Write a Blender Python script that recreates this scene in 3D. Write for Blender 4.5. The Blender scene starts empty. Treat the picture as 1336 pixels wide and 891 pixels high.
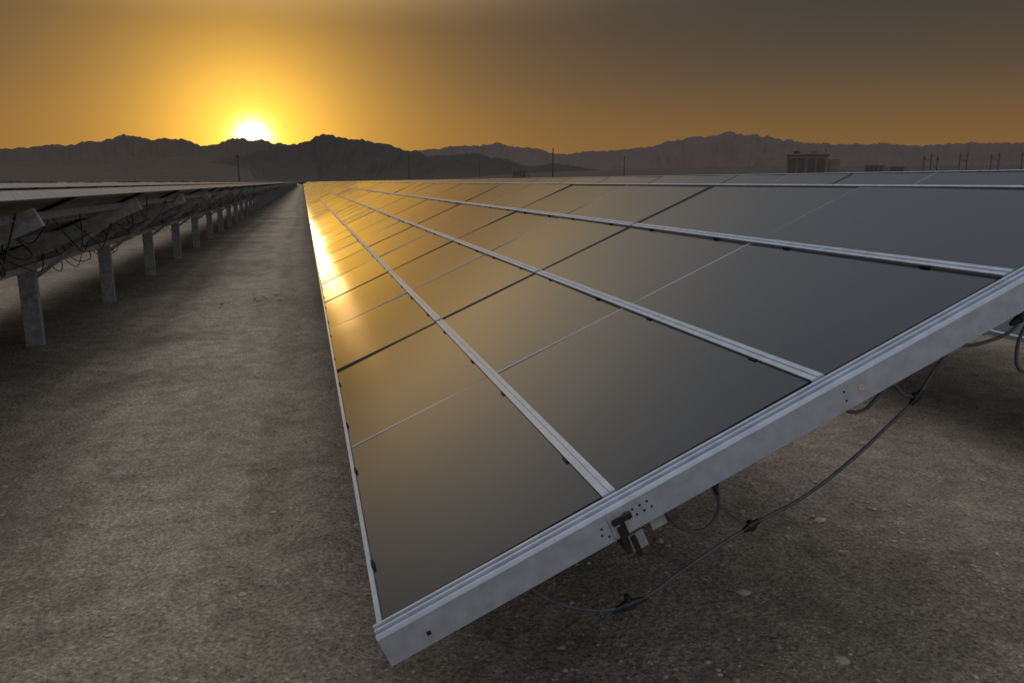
import bpy, math, random
from mathutils import Vector, noise
random.seed(7)
scene=bpy.context.scene
R=math.radians
H=1.56
TILT=R(24.0); CT=math.cos(TILT); ST=math.sin(TILT)
U=1.215; S=0.606; WTOP=2.36; Z0=0.584

# ------------------------------------------------------------ materials
def nodes(name):
    m=bpy.data.materials.new(name); m.use_nodes=True
    nt=m.node_tree; b=nt.nodes['Principled BSDF']
    return m,nt,b
def simple(name,col,rough=.5,metal=0.,var=.25,scale=12.,bump=.0,ior=1.5):
    m,nt,b=nodes(name)
    tc=nt.nodes.new('ShaderNodeTexCoord')
    n=nt.nodes.new('ShaderNodeTexNoise'); n.inputs['Scale'].default_value=scale; n.inputs['Detail'].default_value=6
    nt.links.new(tc.outputs['Object'],n.inputs['Vector'])
    r=nt.nodes.new('ShaderNodeValToRGB')
    r.color_ramp.elements[0].position=.3; r.color_ramp.elements[1].position=.7
    r.color_ramp.elements[0].color=(*[c*(1-var) for c in col],1)
    r.color_ramp.elements[1].color=(*[min(1,c*(1+var)) for c in col],1)
    nt.links.new(n.outputs['Fac'],r.inputs['Fac']); nt.links.new(r.outputs['Color'],b.inputs['Base Color'])
    mr=nt.nodes.new('ShaderNodeMapRange'); mr.inputs['To Min'].default_value=max(0,rough-.08); mr.inputs['To Max'].default_value=min(1,rough+.1)
    nt.links.new(n.outputs['Fac'],mr.inputs['Value']); nt.links.new(mr.outputs['Result'],b.inputs['Roughness'])
    b.inputs['Metallic'].default_value=metal; b.inputs['IOR'].default_value=ior
    if bump>0:
        bp=nt.nodes.new('ShaderNodeBump'); bp.inputs['Strength'].default_value=bump; bp.inputs['Distance'].default_value=.01
        nt.links.new(n.outputs['Fac'],bp.inputs['Height']); nt.links.new(bp.outputs['Normal'],b.inputs['Normal'])
    return m

def glass_mat():
    m,nt,b=nodes('thin_film_glass')
    tc=nt.nodes.new('ShaderNodeTexCoord')
    n=nt.nodes.new('ShaderNodeTexNoise'); n.inputs['Scale'].default_value=1.3; n.inputs['Detail'].default_value=5
    n2=nt.nodes.new('ShaderNodeTexNoise'); n2.inputs['Scale'].default_value=260; n2.inputs['Detail'].default_value=2
    for k in (n,n2): nt.links.new(tc.outputs['Object'],k.inputs['Vector'])
    mx=nt.nodes.new('ShaderNodeMath'); mx.operation='MULTIPLY'
    nt.links.new(n.outputs['Fac'],mx.inputs[0]); nt.links.new(n2.outputs['Fac'],mx.inputs[1])
    r=nt.nodes.new('ShaderNodeValToRGB')
    r.color_ramp.elements[0].position=.1; r.color_ramp.elements[0].color=(.008,.012,.018,1)
    r.color_ramp.elements[1].position=.45; r.color_ramp.elements[1].color=(.022,.025,.031,1)
    nt.links.new(mx.outputs[0],r.inputs['Fac']); nt.links.new(r.outputs['Color'],b.inputs['Base Color'])
    mr=nt.nodes.new('ShaderNodeMapRange'); mr.inputs['To Min'].default_value=.12; mr.inputs['To Max'].default_value=.19
    nt.links.new(n.outputs['Fac'],mr.inputs['Value']); nt.links.new(mr.outputs['Result'],b.inputs['Roughness'])
    b.inputs['IOR'].default_value=1.55
    b.inputs['Coat Weight'].default_value=.4; b.inputs['Coat Roughness'].default_value=.09; b.inputs['Coat IOR'].default_value=1.5
    return m

M_glass=glass_mat()
M_back=simple('module_back_glass',(.17,.15,.12),.3,0,.3,6)
M_alu=simple('brushed_aluminium',(.50,.55,.62),.38,.6,.12,25,.05)
M_galv=simple('galvanised_steel',(.38,.38,.375),.55,.35,.3,22,.1)
M_dark=simple('black_polymer',(.012,.012,.013),.45,0,.3,40)
M_cable=simple('cable_jacket',(.085,.088,.095),.4,0,.3,40)
M_gap=simple('gap_black',(.006,.006,.006),.8,0,.2,40)
M_rock=simple('stone',(.37,.32,.26),.9,0,.35,14,.5)
M_twig=simple('dry_twig',(.09,.065,.045),.9,0,.4,30)

def ground_mat():
    m,nt,b=nodes('desert_sand')
    L=nt.links
    tc=nt.nodes.new('ShaderNodeTexCoord')
    def nz(s,d=6,ro=.6,dist=0):
        n=nt.nodes.new('ShaderNodeTexNoise'); n.inputs['Scale'].default_value=s; n.inputs['Detail'].default_value=d; n.inputs['Roughness'].default_value=ro; n.inputs['Distortion'].default_value=dist
        L.new(tc.outputs['Object'],n.inputs['Vector']); return n
    big=nz(.55,9,.65,.6); mid=nz(6,9,.72); fine=nz(60,7,.8)
    vor=nt.nodes.new('ShaderNodeTexVoronoi'); vor.inputs['Scale'].default_value=34; L.new(tc.outputs['Object'],vor.inputs['Vector'])
    vor2=nt.nodes.new('ShaderNodeTexVoronoi'); vor2.inputs['Scale'].default_value=95; L.new(tc.outputs['Object'],vor2.inputs['Vector'])
    def ramp(src,p0,c0,p1,c1):
        r=nt.nodes.new('ShaderNodeValToRGB'); e=r.color_ramp.elements
        e[0].position=p0; e[0].color=(*c0,1); e[1].position=p1; e[1].color=(*c1,1); L.new(src,r.inputs['Fac']); return r
    def mth(op,a,bb=None,c=None):
        n=nt.nodes.new('ShaderNodeMath'); n.operation=op
        for i,x in enumerate((a,bb,c)):
            if x is None: continue
            if isinstance(x,(int,float)): n.inputs[i].default_value=x
            else: L.new(x,n.inputs[i])
        return n.outputs[0]
    sp=nt.nodes.new('ShaderNodeSeparateXYZ'); L.new(tc.outputs['Object'],sp.inputs[0])
    # compacted service lane: paler dust between the rows, two wheel tracks with tread bars
    wob=mth('MULTIPLY',mth('SUBTRACT',big.outputs['Fac'],.5),1.6)
    xw=mth('ADD',sp.outputs['X'],wob)
    q=mth('DIVIDE',mth('ADD',xw,.95),.75); lane=mth('EXPONENT',mth('MULTIPLY',mth('MULTIPLY',q,q),-1.))
    snx=mth('ADD',sp.outputs['X'],mth('MULTIPLY',mth('SINE',mth('MULTIPLY',sp.outputs['Y'],.22)),-.12))
    def track(c):
        t=mth('DIVIDE',mth('ADD',snx,-c),.12); t=mth('MULTIPLY',t,t); return mth('EXPONENT',mth('MULTIPLY',mth('MULTIPLY',t,t),-1.))
    tr=mth('ADD',track(-.35),track(-1.75))
    trm=mth('MULTIPLY',tr,ramp(nz(.9,4,.6).outputs['Fac'],.38,(0,0,0),.56,(1,1,1)).outputs[0])
    zig=mth('ABSOLUTE',mth('SINE',mth('MULTIPLY',snx,26.)))
    bars=mth('SINE',mth('ADD',mth('MULTIPLY',sp.outputs['Y'],95.),mth('MULTIPLY',zig,2.5)))
    c1=ramp(big.outputs['Fac'],.33,(.33,.285,.23),.66,(.55,.48,.39))
    c2=ramp(mid.outputs['Fac'],.34,(.68,.675,.67),.66,(1.16,1.14,1.11))
    c3=ramp(fine.outputs['Fac'],.36,(.36,.36,.36),.66,(1.50,1.48,1.43))
    c4=ramp(vor.outputs['Distance'],.05,(1.40,1.37,1.32),.3,(.9,.9,.9))
    c5=ramp(lane,0.,(.90,.90,.90),1.,(1.30,1.28,1.24))
    c6=ramp(trm,0.,(1,1,1),1.,(.84,.83,.82))
    def mul(a,bb):
        x=nt.nodes.new('ShaderNodeMix'); x.data_type='RGBA'; x.blend_type='MULTIPLY'; x.inputs[0].default_value=1
        L.new(a,x.inputs[6]); L.new(bb,x.inputs[7]); return x.outputs[2]
    col=c1.outputs[0]
    for c in (c2,c3,c4,c5,c6): col=mul(col,c.outputs[0])
    L.new(col,b.inputs['Base Color']); b.inputs['Roughness'].default_value=.95; b.inputs['Specular IOR Level'].default_value=.12
    def add(a,bb,k): return mth('MULTIPLY_ADD',bb,k,a)
    h=add(mid.outputs['Fac'],fine.outputs['Fac'],.5)
    h=add(h,vor.outputs['Distance'],-.5); h=add(h,vor2.outputs['Distance'],-.25)
    h=add(h,mth('MULTIPLY',bars,trm),.12)
    bp=nt.nodes.new('ShaderNodeBump'); bp.inputs['Strength'].default_value=.9; bp.inputs['Distance'].default_value=.030
    L.new(h,bp.inputs['Height']); L.new(bp.outputs['Normal'],b.inputs['Normal'])
    return m
M_ground=ground_mat()

# ------------------------------------------------------------ helpers
def empty(name,loc=(0,0,0)):
    o=bpy.data.objects.new(name,None); scene.collection.objects.link(o); o.location=loc; o.empty_display_size=.3; return o
def obj(name,me,parent=None,loc=(0,0,0)):
    o=bpy.data.objects.new(name,me); scene.collection.objects.link(o); o.location=loc
    if parent: o.parent=parent
    return o
class MB:
    def __init__(s): s.v=[]; s.f=[]; s.mi=[]
    def box8(s,c,mi=0):
        b=len(s.v); s.v+= [tuple(p) for p in c]
        for q in ((0,3,2,1),(4,5,6,7),(0,1,5,4),(1,2,6,5),(2,3,7,6),(3,0,4,7)):
            s.f.append(tuple(b+i for i in q)); s.mi.append(mi)
    def box(s,x0,x1,y0,y1,z0,z1,mi=0):
        s.box8([(x0,y0,z0),(x1,y0,z0),(x1,y1,z0),(x0,y1,z0),(x0,y0,z1),(x1,y0,z1),(x1,y1,z1),(x0,y1,z1)],mi)
    def mesh(s,name,mats,smooth=False):
        me=bpy.data.meshes.new(name); me.from_pydata(s.v,[],s.f)
        for m in mats: me.materials.append(m)
        me.polygons.foreach_set('material_index',s.mi)
        if smooth: me.polygons.foreach_set('use_smooth',[True]*len(s.f))
        me.update(); return me
def PL(u,w,n): return (w*CT-n*ST, u, Z0+w*ST+n*CT)
def slab(mb,u0,u1,w0,w1,n0,n1,mi=0,a=0,b=0):
    uc=(u0+u1)/2; wc=(w0+w1)/2
    def p(u,w,n): return PL(u,w,n+a*(u-uc)+b*(w-wc))
    mb.box8([p(u0,w0,n0),p(u0,w1,n0),p(u1,w1,n0),p(u1,w0,n0),p(u0,w0,n1),p(u0,w1,n1),p(u1,w1,n1),p(u1,w0,n1)],mi)
def member(mb,p,q,hw,hh,mi=0,up=(0,0,1)):
    p=Vector(p);q=Vector(q); d=(q-p).normalized(); up=Vector(up)
    s=d.cross(up)
    if s.length<1e-4: s=d.cross(Vector((0,1,0)))
    s.normalize(); t=s.cross(d).normalized()
    c=[]
    for e in (p,q):
        for a,b in ((-1,-1),(1,-1),(1,1),(-1,1)): c.append(e+s*hw*a+t*hh*b)
    mb.box8(c,mi)
def tube(name,pts,r,mat,parent=None,cyc=False):
    cu=bpy.data.curves.new(name,'CURVE'); cu.dimensions='3D'; cu.bevel_depth=r; cu.bevel_resolution=3; cu.resolution_u=10
    sp=cu.splines.new('BEZIER'); sp.bezier_points.add(len(pts)-1)
    for b,p in zip(sp.bezier_points,pts):
        b.co=p; b.handle_left_type=b.handle_right_type='AUTO'
    cu.materials.append(mat); return obj(name,cu,parent)

# ------------------------------------------------------------ solar rows
def build_modules(nseg,seed,u0=0):
    rr=random.Random(seed); mb=MB()
    for i in range(nseg):
        for j in range(2):
            a0=u0+i*2*U+j*U+(.023 if j==0 else .004); a1=u0+i*2*U+(j+1)*U-(.004 if j==0 else .023)
            for k in range(4):
                w0=k*S+(.010 if k==0 else .015); w1=((k+1)*S-.015) if k<3 else WTOP-.008
                slab(mb,a0,a1,w0,w1,-.009,-.002,0,rr.gauss(0,.0022),rr.gauss(0,.0065))
                mb.mi[-6]=1
    return mb.mesh('modules',[M_glass,M_back])
def build_frame(nseg,u0=0):
    mb=MB()
    for i in range(nseg):
        a=u0+i*2*U; b=a+2*U
        for k in (1,2,3):
            slab(mb,a+.015,b-.015,k*S-.018,k*S-.003,-.012,.006,0)
            slab(mb,a+.015,b-.015,k*S+.003,k*S+.018,-.012,.006,0)
            slab(mb,a+.015,b-.015,k*S-.003,k*S+.003,-.012,.0035,0)
            slab(mb,a+.003,b-.003,k*S-.02,k*S+.02,-.055,-.014,1)
        slab(mb,a+.003,b-.003,-.004,.008,-.030,.003,0)
        slab(mb,a+.003,b-.003,WTOP-.007,WTOP+.006,-.050,.003,0)
        slab(mb,a+U-.0038,a+U+.0038,.012,WTOP-.01,-.014,-.0015,0)
        slab(mb,b-.0225,b+.0225,.010,WTOP-.008,-.03,-.0015,2)  # black strip filling the gap between table segments
        for k in range(4):
            for uu in (a+.28,a+U-.25,a+U+.27,b-.28):
                wq=k*S if k else .0
                if k: slab(mb,uu-.018,uu+.018,wq-.025,wq-.016,-.006,.004,2)
                else: slab(mb,uu-.02,uu+.02,.007,.014,-.006,.0042,2)
    return mb.mesh('frame_rails',[M_alu,M_galv,M_gap])
def build_support(length,first):
    mb=MB()
    wc=WTOP*.5; cx=wc*CT
    zc=Z0+wc*ST
    y=first
    while y<length:
        ztop=zc-.185
        x=cx
        mb.box(x-.075,x+.075,y-.004,y+.004,-.5,ztop,0)
        mb.box(x-.075,x-.067,y+.0045,y+.075,-.5,ztop,0)
        mb.box(x+.067,x+.075,y+.0045,y+.075,-.5,ztop,0)
        mb.box(x-.066,x-.050,y+.068,y+.075,-.5,ztop,0)
        mb.box(x+.050,x+.066,y+.068,y+.075,-.5,ztop,0)
        p=PL(y+.03,.10,-.125); q=PL(y+.03,WTOP-.10,-.125)
        member(mb,p,q,.028,.058,0)
        mb.box(x-.11,x+.11,y-.014,y-.0055,ztop-.07,ztop+.09,0)
        member(mb,(x+.02,y+.095,ztop-.20),PL(y+.095,WTOP-.45,-.17),.012,.02,0)
        y+=2.98
    mb.box(cx+.090,cx+.097,first-9,length,zc-.275,zc-.205,0)
    mb.box(cx+.0975,cx+.14,first-9,length,zc-.213,zc-.205,0)
    for w in (.28,.90,1.5,2.12):
        slab(mb,first-9.,length,w-.022,w+.022,-.100,-.058,0)
    return mb.mesh('posts_and_beams',[M_galv])

NSEG=150
LEN=NSEG*2*U
def wires_mesh(name,seed,y0,y1,parent,loc):
    rr=random.Random(seed)
    cu=bpy.data.curves.new(name,'CURVE'); cu.dimensions='3D'; cu.bevel_depth=.0055; cu.bevel_resolution=1; cu.resolution_u=5
    y=y0
    while y<y1:
        for w in (.3,.9,1.2,1.5,1.8,2.1):
            if rr.random()<.25: continue
            L=rr.uniform(.5,1.3); sag=rr.uniform(.06,.30); yy=y+rr.uniform(-.3,.3)
            sp=cu.splines.new('BEZIER'); sp.bezier_points.add(3)
            pts=[PL(yy,w,-.06),PL(yy+L*.33,w+rr.uniform(-.1,.1),-.06-sag*.9),PL(yy+L*.66,w+rr.uniform(-.1,.1),-.06-sag),PL(yy+L,w+rr.uniform(-.1,.2),-.06)]
            for b,p in zip(sp.bezier_points,pts):
                b.co=p; b.handle_left_type=b.handle_right_type='AUTO'
        y+=U*.8
    cu.materials.append(M_dark)
    return obj(name,cu,parent,loc)

XL=.114; PITCH=3.77; Y0=1.583
me_mod=build_modules(NSEG,3); me_mod2=build_modules(NSEG,11)
me_fr=build_frame(NSEG)
me_sup=build_support(LEN,9.2)
rows=[(0,0,Y0,me_mod)]
for k in range(1,9): rows.append((-k,-.03-.01*k,-6.,me_mod2))
for k in range(1,5): rows.append((k,.085+.03*k,.3,me_mod2))
for k,dz,ys,mm in rows:
    e=empty('solar_panel_array')
    x=XL+k*PITCH
    if k==-1: dz=-.035
    obj('modules',mm,e,(x,ys,dz)); obj('frame_rails',me_fr,e,(x,ys,dz))
    if k==0: sy=Y0+1.2
    elif k==-1: sy=8.18-2*2.98-9.2
    elif k<0: sy=-6.98
    else: sy=.6
    obj('posts_and_beams',me_sup,e,(x,sy,dz))
    if k==-1: wires_mesh('cables',5,.5,60,e,(x,0,dz))
    if k==1: wires_mesh('cables',9,0,20,e,(x,ys,dz))
    if k==0: main=e

# ------------------------------------------------------------ end rail of the near row
def end_rail():
    mb=MB()
    prof=[(-.056,-.080),(-.056,-.006),(-.053,.002),(-.045,.002),(-.043,-.006),(-.038,-.006),(-.036,.006),(-.029,.006),(-.027,-.005),(-.022,-.005),(-.020,.008),(-.012,.008),(-.010,.000),(.0,.000),(.0,-.02),(-.044,-.024),(-.047,-.03),(-.047,-.074),(-.01,-.074),(-.01,-.080)]
    n=len(prof); ws=[-.012,WTOP+.012]
    for w in ws:
        for u,nn in prof: mb.v.append(PL(u+.012,w,nn))
    for i in range(n):
        j=(i+1)%n; mb.f.append((i,j,n+j,n+i)); mb.mi.append(0)
    mb.f.append(tuple(range(n))[::-1]); mb.mi.append(0)
    mb.f.append(tuple(range(n,2*n))); mb.mi.append(0)
    def spot(w,nn,r,mi=1):
        c=len(mb.v); 
        for s_ in (0,1):
            for a in range(10):
                t=a/10*2*math.pi; mb.v.append(PL(-.0435-.0012*s_,w+r*math.cos(t),nn+r*math.sin(t)))
        for a in range(10): mb.f.append((c+a,c+(a+1)%10,c+10+(a+1)%10,c+10+a)); mb.mi.append(mi)
        mb.f.append(tuple(range(c+10,c+20))); mb.mi.append(mi)
    for w in (.61,.63,.65,.67): 
        for nn in (-.028,-.046): spot(w+(.006 if nn<-.04 else 0),nn,.0032)
    spot(.54,-.05,.003); spot(.555,-.062,.003); spot(.545,-.035,.003)
    for k in (2,3): spot(k*S+.02,-.03,.003); spot(k*S+.02,-.055,.003)
    me=mb.mesh('end_rail',[M_alu,M_gap]); return me
obj('end_rail',end_rail(),main,(XL,Y0,0))
mb=MB()
slab(mb,-.0475,-.0455,.565,.60,-.075,-.012,0)
slab(mb,-.040,.14,.595,.635,-.135,-.090,0)
slab(mb,-.052,.02,.578,.590,-.125,-.05,1)
slab(mb,-.050,.03,.600,.612,-.145,-.092,1)
slab(mb,-.055,-.0465,.572,.622,-.040,-.026,1)
slab(mb,-.052,-.0465,.590,.600,-.078,-.04,1)
slab(mb,-.030,.10,.66,.70,-.115,-.088,0)
o=obj('splice_bracket',mb.mesh('splice_bracket',[M_galv,M_dark]),main,(XL,Y0,0))
mb=MB()
slab(mb,-.0452,-.0443,.088,.098,-.056,-.046,0)
slab(mb,-.0452,-.0443,1.272,1.288,-.052,-.034,1)
obj('rail_label',mb.mesh('rail_label',[M_dark,simple('label_film',(.5,.42,.33),.5,0,.5,200)]),main,(XL,Y0,0))
def P(x,h,dy=0): return (x,1.68+dy,h)
tube('cable_a',[(.30,2.3,.62),P(.42,.61,.2),P(.493,.57),P(.60,.50),P(.743,.4745),P(.80,.49),P(.93,.565),P(1.112,.659),P(1.27,.725),P(1.409,.815),P(1.52,.905),P(1.602,.979),P(1.65,1.05),P(1.70,1.12),P(1.80,1.20,.1)],.0050,M_cable,main)
tube('cable_b',[P(.97,.86,.1),P(.994,.796),P(1.01,.75),P(1.0,.69),P(.942,.663),P(.88,.70,.05),P(.86,.76,.2)],.0045,M_cable,main)
tube('cable_c',[P(1.602,.979),P(1.56,.99),P(1.508,1.024),P(1.47,.985),P(1.43,.955),P(1.364,.964),P(1.33,1.0,.2)],.005,M_cable,main)
tube('cable_d',[P(.743,.4745),P(.70,.45),P(.71,.415),P(.755,.41),P(.78,.44),P(.765,.47)],.0025,M_cable,main)
tube('cable_e',[P(1.112,.659),P(1.06,.69),P(1.01,.74),P(.985,.80)],.0025,M_cable,main)
tube('cable_f',[P(1.70,1.12),P(1.80,1.12),P(1.92,1.17),P(1.97,1.22,.1)],.005,M_cable,main)
tube('cable_g',[P(1.97,1.20),P(1.93,1.10),P(1.96,1.03),P(2.02,1.06),P(2.05,1.22,.1)],.005,M_cable,main)
def connector(name,c,d,L=.032,r=.009):
    c=Vector(c); d=Vector(d).normalized(); s=d.cross(Vector((0,1,0))).normalized()
    mb=MB()
    def ring_tube(p,q,r0,r1):
        ax=(q-p).normalized(); a=ax.orthogonal().normalized(); b=ax.cross(a); k=len(mb.v)
        for e,rr_ in ((p,r0),(q,r1)):
            for i in range(10):
                t=i/10*2*math.pi; mb.v.append(tuple(e+(a*math.cos(t)+b*math.sin(t))*rr_))
        for i in range(10): mb.f.append((k+i,k+(i+1)%10,k+10+(i+1)%10,k+10+i)); mb.mi.append(0)
        mb.f.append(tuple(range(k,k+10))[::-1]); mb.mi.append(0); mb.f.append(tuple(range(k+10,k+20))); mb.mi.append(0)
    ring_tube(c-d*L,c-d*L*.3,r*.6,r); ring_tube(c-d*L*.32,c+d*L*.3,r*1.25,r*1.25); ring_tube(c+d*L*.28,c+d*L,r,r*.6)
    ring_tube(c,c+s*L*.6,r*.9,r*.7)
    return obj(name,mb.mesh(name,[M_dark]),main)
connector('connector_1',P(.765,.480),(1,0,.25),.050,.011)
connector('connector_2',P(1.112,.659),(1,0,.55),.026,.011)
connector('connector_3',P(.99,.80),(-.4,0,1),.042,.010)
connector('connector_4',P(1.602,.979),(.5,0,.6),.026,.010)
connector('connector_5',P(1.508,1.024),(1,0,.4),.018,.008)
connector('connector_6',P(1.70,1.12),(1,0,.2),.03,.010)
connector('connector_7',P(1.93,1.19),(.5,0,.3),.04,.011)

# ------------------------------------------------------------ ground: one sheet to the horizon
def axis(lo,hi,fine_lo,fine_hi,st):
    a=[]; x=fine_lo
    while x<=fine_hi: a.append(x); x+=st
    x=fine_hi; s_=st
    while x<hi: s_*=1.2; x+=s_; a.append(x)
    x=fine_lo; s_=st; pre=[]
    while x>lo: s_*=1.2; x-=s_; pre.append(x)
    return pre[::-1]+a
def gz(x,y):
    z=.030*noise.noise(Vector((x*.5,y*.35,0)))+.016*noise.noise(Vector((x*2.2,y*1.7,3)))
    for c in (-.35,-1.75):
        d=(x-c-.12*math.sin(y*.22))/.17
        z-=.018*math.exp(-d*d)-.012*math.exp(-((abs(d)-1.7)/.6)**2)
    return z
xs=axis(-16000,16000,-4.5,4.5,.035); ys=axis(-3000,17000,1.0,10,.035)
V=[];F=[]
for y in ys:
    for x in xs:
        r_=math.hypot(x,y)
        if r_<60:
            f=1/(1+max(0,(r_-30)/30)**2)
            m_=max(0.,noise.noise(Vector((x*.7,y*.7,11)))+.35)
            z=gz(x,y)+.015*m_*noise.fractal(Vector((x*7,y*7,7)),.7,2.,3)
        else: z=0;f=1
        V.append((x,y,z*f))
nx=len(xs)
for j in range(len(ys)-1):
    for i in range(nx-1):
        k=j*nx+i; F.append((k,k+1,k+nx+1,k+nx))
me=bpy.data.meshes.new('ground'); me.from_pydata(V,[],F); me.materials.append(M_ground)
me.polygons.foreach_set('use_smooth',[True]*len(F)); obj('ground',me)

mb=MB(); rr=random.Random(21)
def pebble(x,y,s,flat=.6,z=0):
    import_v=[(1,0,0),(-1,0,0),(0,1,0),(0,-1,0),(0,0,1),(0,0,-1),(.7,.7,.2),(-.7,.7,.1),(.7,-.7,.1),(-.7,-.7,.2)]
    from_=len(mb.v)
    a=rr.uniform(0,6.28); ca,sa=math.cos(a),math.sin(a)
    jit=[rr.uniform(.7,1.2) for _ in range(10)]
    sx=rr.uniform(.8,1.4)
    for (p,q,r_),j in zip(import_v,jit):
        p*=s*j*sx; q*=s*j; r_*=s*j*flat
        mb.v.append((x+p*ca-q*sa,y+p*sa+q*ca,z+r_+s*flat*.2))
    for t in ((4,0,6),(4,6,2),(4,2,7),(4,7,1),(4,1,9),(4,9,3),(4,3,8),(4,8,0),(5,6,0),(5,2,6),(5,7,2),(5,1,7),(5,9,1),(5,3,9),(5,8,3),(5,0,8)):
        mb.f.append(tuple(from_+i for i in t)); mb.mi.append(0)
for i in range(22000):
    y=1.2+rr.random()**1.8*16; x=rr.uniform(-5,5.5)
    if noise.noise(Vector((x*.8,y*.8,5)))<-.05 and rr.random()<.7: continue
    s=.003+.010*rr.random()**4+(.014*rr.random() if rr.random()<.02 else 0)
    pebble(x,y,s,z=gz(x,y))
obj('gravel',mb.mesh('gravel',[M_rock]))
for (x,y,s) in ((1.562,2.378,.045),(1.66,1.93,.035),(2.3,2.9,.03)):
    mb=MB(); pebble(x,y,s,.25,gz(x,y)-.006); o=obj('stone',mb.mesh('stone',[M_rock]))
    md=o.modifiers.new('b','BEVEL'); md.width=.006; md.segments=2
mb=MB()
for (cx,cy,n,sp) in ((-.485,10.8,12,.18),(-1.05,10.2,4,.12),(.643,2.33,2,.02)):
    for i in range(n):
        a=rr.uniform(0,6.28); l=rr.uniform(.03,.10) if cy>3 else .05; x=cx+rr.gauss(0,sp); y=cy+rr.gauss(0,sp)
        t=.003 if cy>3 else .002
        member(mb,(x,y,gz(x,y)+.008),(x+l*math.cos(a),y+l*math.sin(a),gz(x,y)+.008+rr.uniform(0,.03)),t,t)
obj('dry_twigs',mb.mesh('dry_twigs',[M_twig]))

# ------------------------------------------------------------ mountains
def interp(pts,a):
    if a<=pts[0][0]: return pts[0][1]
    for (a0,e0),(a1,e1) in zip(pts,pts[1:]):
        if a<=a1:
            t=(a-a0)/(a1-a0); return e0+(e1-e0)*t
    return pts[-1][1]
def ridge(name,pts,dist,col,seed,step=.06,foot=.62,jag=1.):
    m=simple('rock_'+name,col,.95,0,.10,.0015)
    a0=pts[0][0]; a1=pts[-1][0]; na=int((a1-a0)/step)+1; nr=26
    V=[];F=[]
    for i in range(na):
        a=a0+(a1-a0)*i/(na-1); ar=R(a)
        e=interp(pts,a)
        rg=1-2*abs(noise.noise(Vector((a*1.9,seed,9))))
        e*=1+jag*(.035*noise.fractal(Vector((a*1.3,seed,0)),.8,2,5)+.02*noise.noise(Vector((a*5,seed,4)))+.03*rg)
        hc=dist*math.tan(R(max(e,.02)))
        for k in range(nr):
            if k<22:
                t=k/21; r=dist*(foot+(1-foot)*t)
                sh=t**1.35
                g=1-abs(noise.fractal(Vector((a*.8+.9*noise.noise(Vector((a*.6,t*3,seed))),t*2.2,seed)),.9,2.1,5))*1.3
                z=hc*sh*(1-(1-t)*.30*(1-g)*1.6)
                z=max(z,0)*(r/dist if t<1 else 1)
            else:
                t=(k-21)/4; r=dist*(1+.3*t); z=hc*(1-t)
            V.append((r*math.sin(ar),r*math.cos(ar),z+(H if z>5 else 0)-2*(k==0)))
    for i in range(na-1):
        for k in range(nr-1):
            p=i*nr+k; F.append((p,p+nr,p+nr+1,p+1))
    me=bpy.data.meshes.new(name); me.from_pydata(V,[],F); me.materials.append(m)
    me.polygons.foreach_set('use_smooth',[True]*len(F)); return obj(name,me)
left=[(-50,1.6),(-40,2.4),(-30,1.7),(-24,2.3),(-18.05,1.96),(-16.6,2.02),(-15.63,2.21),(-14.4,2.25),(-13.31,2.5),(-12.6,2.52),(-11.33,2.89),(-10.2,2.84),(-9.5,2.62),(-8.81,2.70),(-7.64,2.77),(-6.9,2.5),(-6.44,2.33),(-5.22,2.61),(-4.23,2.94),(-3.6,2.80),(-3.23,2.74),(-2.6,2.80),(-1.96,2.61),(-.68,2.5),(1.5,2.3),(5,1.8),(9,.6),(11,.1)]
mid=[(-8.5,.1),(-7.9,.5),(-6.2,1.27),(-4.73,1.6),(-3.6,1.75),(-2.73,2.13),(-1.8,2.25),(-.95,2.47),(-.3,2.50),(.36,2.70),(1.0,3.0),(1.4,3.22),(1.9,3.16),(2.73,3.08),(3.5,2.88),(4.34,2.84),(5.3,2.66),(6.23,2.54),(7.1,2.22),(8.15,2.11),(8.97,1.75),(9.6,1.9),(10.63,1.85),(12.3,2.02),(13.4,1.7),(14.52,1.62),(16.0,1.1),(16.75,1.1),(17.8,1.3),(18.97,1.2),(21.74,.75),(25,.3),(27,.1)]
right=[(3,.3),(6,1.6),(8.15,2.17),(9.6,2.3),(11.1,2.56),(12.6,2.50),(13.9,2.70),(15.3,2.42),(16.75,2.35),(17.9,2.0),(18.97,1.9),(20.6,2.1),(22.2,2.17),(25,2.42),(25.8,2.7),(26.6,2.83),(28.2,3.08),(29.1,3.05),(30.05,3.32),(31.2,3.14),(32.1,3.2),(33.4,2.85),(35.4,2.56),(37.8,2.37),(40.1,2.42),(42.3,2.23),(44.5,2.37),(48,2.24),(54,2.6),(62,1.9),(72,2.3),(85,1.2)]
fl=[(-50,.9),(-35,1.1),(-24,.7),(-18,.85),(-13,1.0),(-10,1.4),(-8,1.6),(-6,1.25),(-3,.8),(0,.5),(3,.1)]
bj=[(4,.02),(9,.2),(14,.5),(19,.75),(24,.92),(30,1.0),(36,1.05),(42,1.0),(50,1.0),(85,.9)]
ridge('mountain_range',right,13000,(.078,.055,.045),5.3)  # distance haze is put into this range's paler base colour
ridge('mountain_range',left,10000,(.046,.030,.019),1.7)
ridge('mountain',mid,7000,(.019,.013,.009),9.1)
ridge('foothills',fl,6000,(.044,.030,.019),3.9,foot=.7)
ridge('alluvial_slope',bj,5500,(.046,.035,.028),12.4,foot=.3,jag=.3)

mb=MB(); M_scrub=simple('creosote_scrub',(.035,.03,.022),.95,0,.4,.5)
for i in range(900):
    a=R(rr.uniform(-30,60)); d=rr.uniform(400,900)
    x=d*math.sin(a); y=d*math.cos(a); s=rr.uniform(.6,1.6)
    for q in range(3):
        pebble(x+rr.uniform(-s,s),y+rr.uniform(-s,s),s*rr.uniform(.5,1),.9,s*.5)
obj('desert_scrub',mb.mesh('desert_scrub',[M_scrub]))

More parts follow.
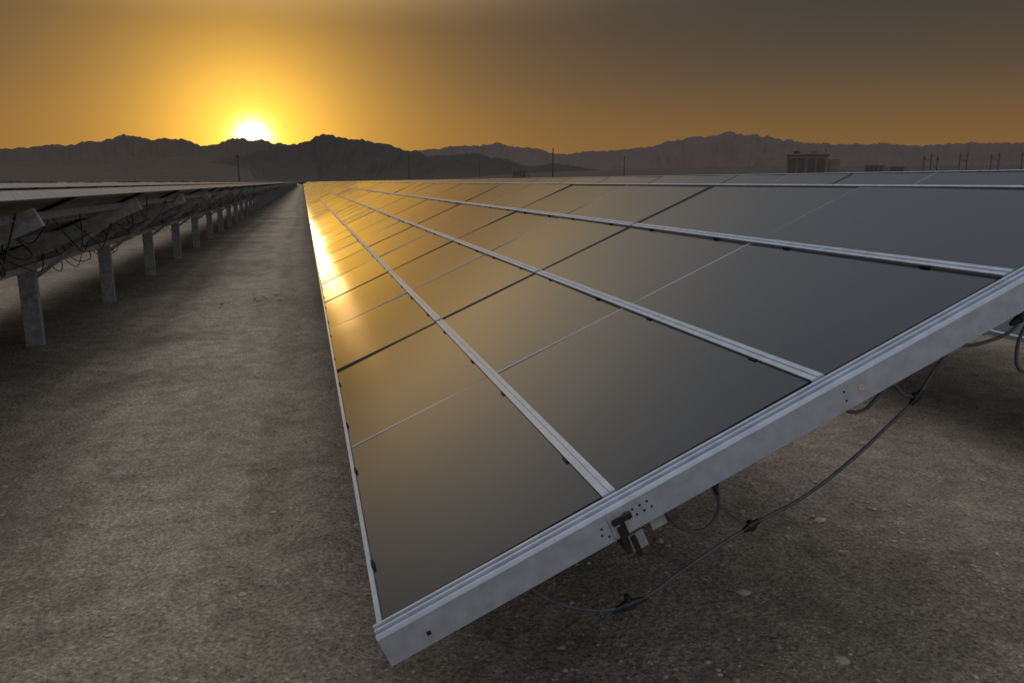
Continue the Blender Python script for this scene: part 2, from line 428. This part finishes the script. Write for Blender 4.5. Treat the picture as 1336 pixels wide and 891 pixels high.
# ------------------------------------------------------------ utility poles
M_wood=simple('weathered_pole',(.05,.04,.032),.9,0,.3,3)
M_lattice=simple('weathered_steel',(.07,.06,.055),.8,.2,.2,3)
def pole(az,d,h):
    mb=MB(); n=8
    for z,r in ((-.3,.20),(h,.13)):
        for i in range(n):
            t=i/n*6.283; mb.v.append((r*math.cos(t),r*math.sin(t),z))
    for i in range(n): mb.f.append((i,(i+1)%n,n+(i+1)%n,n+i)); mb.mi.append(0)
    mb.f.append(tuple(range(n,2*n))); mb.mi.append(0)
    mb.box(-.9,.9,-.07,.07,h-.75,h-.6)
    for x in (-.8,0.45,.8): mb.box(x-.05,x+.05,-.05,.05,h-.59,h-.3)
    o=obj('utility_pole',mb.mesh('utility_pole',[M_wood]),None,(d*math.sin(R(az)),d*math.cos(R(az)),0)); o.rotation_euler=(0,0,R(70)); return o
pole(-4.23,230,9); pole(7.5,240,9.6); pole(17.95,200,9.9); pole(23.1,300,11); pole(12.6,420,12)

M_shed=simple('beige_enclosure',(.13,.11,.088),.7,0,.15,2); M_door=simple('door_panel',(.06,.052,.044),.6,0,.15,2)
def station(az,d,w,h,extra=True):
    e=empty('inverter_station',(d*math.sin(R(az)),d*math.cos(R(az)),0)); e.rotation_euler=(0,0,-R(az))
    mb=MB()
    mb.box(-w*.5,w*.28,-1.1,1.1,.3,h,0)
    mb.box(-w*.52,w*.30,-1.2,1.2,h+.002,h+.12,0)
    mb.box(w*.30,w*.5,-.9,.9,.3,h*.9,0)
    mb.box(-w*.55,w*.55,-1.3,1.3,0,.29,2)
    for i in range(4):
        x=-w*.46+i*w*.18; mb.box(x,x+w*.14,-1.13,-1.102,.5,h-.25,1)
    for i in range(7):
        z=.9+i*.16; mb.box(w*.33,w*.47,-.94,-.902,z,z+.08,1)
    if extra:
        mb.box(-w*.38,-w*.26,-.4,.4,h+.13,h+.36,1); mb.box(-w*.05,w*.08,-.4,.4,h+.13,h+.30,0)
        for x in (-w*.3,w*.22): mb.box(x-.025,x+.025,-.025,.025,h+.1,h+.55,1)
    obj('enclosure',mb.mesh('enclosure',[M_shed,M_door,M_galv]),e)
station(35.9,70,4.1,3.7); station(15.65,170,4.0,4.0,False)
station(39.9,200,5.5,5.2,False); station(41.2,210,4.0,5.0,False)
# substation: portal frames of slim steel columns, buses between pairs
mb=MB()
cols=[]
for i,(az,d,h) in enumerate(((42.6,240,8.6),(43.0,262,9.9),(43.35,240,8.3),(44.6,250,9.4),(45.0,270,10.2),(46.3,245,8.8),(46.7,262,9.6),(47.9,250,9.3),(48.7,240,8.7),(49.5,255,9.4))):
    x=d*math.sin(R(az)); y=d*math.cos(R(az)); cols.append((x,y,h))
    mb.box(x-.09,x+.09,y-.09,y+.09,0,h); mb.box(x-.5,x+.5,y-.06,y+.06,h-1.0,h-.88)
    for q in (-.45,.45): mb.box(x+q-.04,x+q+.04,y-.04,y+.04,h-.879,h-.55)
for i,j in ((0,1),(3,4),(5,6)):
    a,b=cols[i],cols[j]; member(mb,(a[0],a[1],7.6),(b[0],b[1],7.6),.07,.10)
obj('substation_gantry',mb.mesh('substation_gantry',[M_lattice]))

# ------------------------------------------------------------ sky and sun
SUN_AZ=R(-3.15); SUN_EL=R(2.92)
sd=Vector((math.sin(SUN_AZ)*math.cos(SUN_EL),math.cos(SUN_AZ)*math.cos(SUN_EL),math.sin(SUN_EL)))
w=bpy.data.worlds.new('World'); scene.world=w; w.use_nodes=True
nt=w.node_tree; L=nt.links; bg=nt.nodes['Background']
tc=nt.nodes.new('ShaderNodeTexCoord')
nrm=nt.nodes.new('ShaderNodeVectorMath'); nrm.operation='NORMALIZE'; L.new(tc.outputs['Generated'],nrm.inputs[0])
def M(op,a,b=None,c=None):
    n=nt.nodes.new('ShaderNodeMath'); n.operation=op
    for i,x in enumerate((a,b,c)):
        if x is None: continue
        if isinstance(x,(int,float)): n.inputs[i].default_value=x
        else: L.new(x,n.inputs[i])
    return n.outputs[0]
dot=nt.nodes.new('ShaderNodeVectorMath'); dot.operation='DOT_PRODUCT'; L.new(nrm.outputs[0],dot.inputs[0]); dot.inputs[1].default_value=sd
ang=M('MULTIPLY',M('ARCCOSINE',M('MINIMUM',dot.outputs['Value'],.9999999)),57.2958)
sep=nt.nodes.new('ShaderNodeSeparateXYZ'); L.new(nrm.outputs[0],sep.inputs[0])
el=M('MULTIPLY',M('ARCSINE',sep.outputs['Z']),57.2958)
r=nt.nodes.new('ShaderNodeValToRGB'); L.new(M('DIVIDE',M('MAXIMUM',el,0.),90.),r.inputs['Fac'])
r.color_ramp.interpolation='B_SPLINE'
stops=[(0,(.23,.120,.038)),(3.5,(.19,.105,.040)),(7,(.092,.066,.042)),(12,(.047,.042,.040)),(17,(.05,.052,.060)),(30,(.155,.175,.21)),(50,(.33,.36,.425)),(65,(.92,.91,.92)),(90,(1.04,1.02,1.02))]  # upper stops raised out of view as fill for ground and panels
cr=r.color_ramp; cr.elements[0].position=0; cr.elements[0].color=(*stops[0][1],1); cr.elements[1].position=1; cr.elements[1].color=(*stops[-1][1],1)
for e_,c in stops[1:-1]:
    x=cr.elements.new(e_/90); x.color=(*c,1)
def term(fac,col):
    v=nt.nodes.new('ShaderNodeVectorMath'); v.operation='SCALE'; v.inputs[0].default_value=col; L.new(fac,v.inputs['Scale']); return v.outputs[0]
def addv(a,b):
    v=nt.nodes.new('ShaderNodeVectorMath'); v.operation='ADD'; L.new(a,v.inputs[0]); L.new(b,v.inputs[1]); return v.outputs[0]
def expo(k): return M('EXPONENT',M('DIVIDE',ang,-k))
def gauss(k): 
    q=M('DIVIDE',ang,k); return M('EXPONENT',M('MULTIPLY',M('MULTIPLY',q,q),-1.))
tot=r.outputs['Color']
tot=addv(tot,term(expo(7.4),(.76,.38,.04)))
tot=addv(tot,term(expo(3.0),(1.8,1.02,.08)))
tot=addv(tot,term(gauss(.95),(5,4.2,2.6)))
def rise(a,b):
    mr=nt.nodes.new('ShaderNodeMapRange'); mr.interpolation_type='SMOOTHSTEP'
    mr.inputs['From Min'].default_value=a; mr.inputs['From Max'].default_value=b
    L.new(el,mr.inputs['Value']); return mr.outputs['Result']
# fill added to the sky: warm above the sun for reflections, cool opposite
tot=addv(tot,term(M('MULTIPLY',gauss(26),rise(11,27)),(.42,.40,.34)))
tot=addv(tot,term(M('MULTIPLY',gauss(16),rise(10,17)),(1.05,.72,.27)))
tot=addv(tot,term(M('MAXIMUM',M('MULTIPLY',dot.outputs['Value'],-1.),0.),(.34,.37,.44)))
sky=nt.nodes.new('ShaderNodeTexSky'); sky.sky_type='NISHITA'; sky.sun_disc=False; sky.sun_elevation=SUN_EL; sky.sun_rotation=SUN_AZ
sky.dust_density=4; sky.air_density=1.5
v=nt.nodes.new('ShaderNodeVectorMath'); v.operation='SCALE'; L.new(sky.outputs[0],v.inputs[0]); v.inputs['Scale'].default_value=.003
tot=addv(tot,v.outputs[0])
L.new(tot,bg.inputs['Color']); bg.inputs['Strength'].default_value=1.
ld=bpy.data.lights.new('sun','SUN'); ld.energy=.09; ld.angle=R(2.); ld.color=(1,.58,.22)
lo=bpy.data.objects.new('sun',ld); scene.collection.objects.link(lo); lo.rotation_euler=sd.to_track_quat('Z','Y').to_euler()

# ------------------------------------------------------------ camera
cd=bpy.data.cameras.new('camera'); cam=bpy.data.objects.new('camera',cd); scene.collection.objects.link(cam)
cam.location=(0,0,H); cam.rotation_euler=(R(90-11.75),0,R(-14.97)); cd.sensor_width=36; cd.lens=26.95; cd.clip_start=.05; cd.clip_end=40000
scene.camera=cam
scene.view_settings.view_transform='Standard'; scene.view_settings.look='None'; scene.view_settings.exposure=0
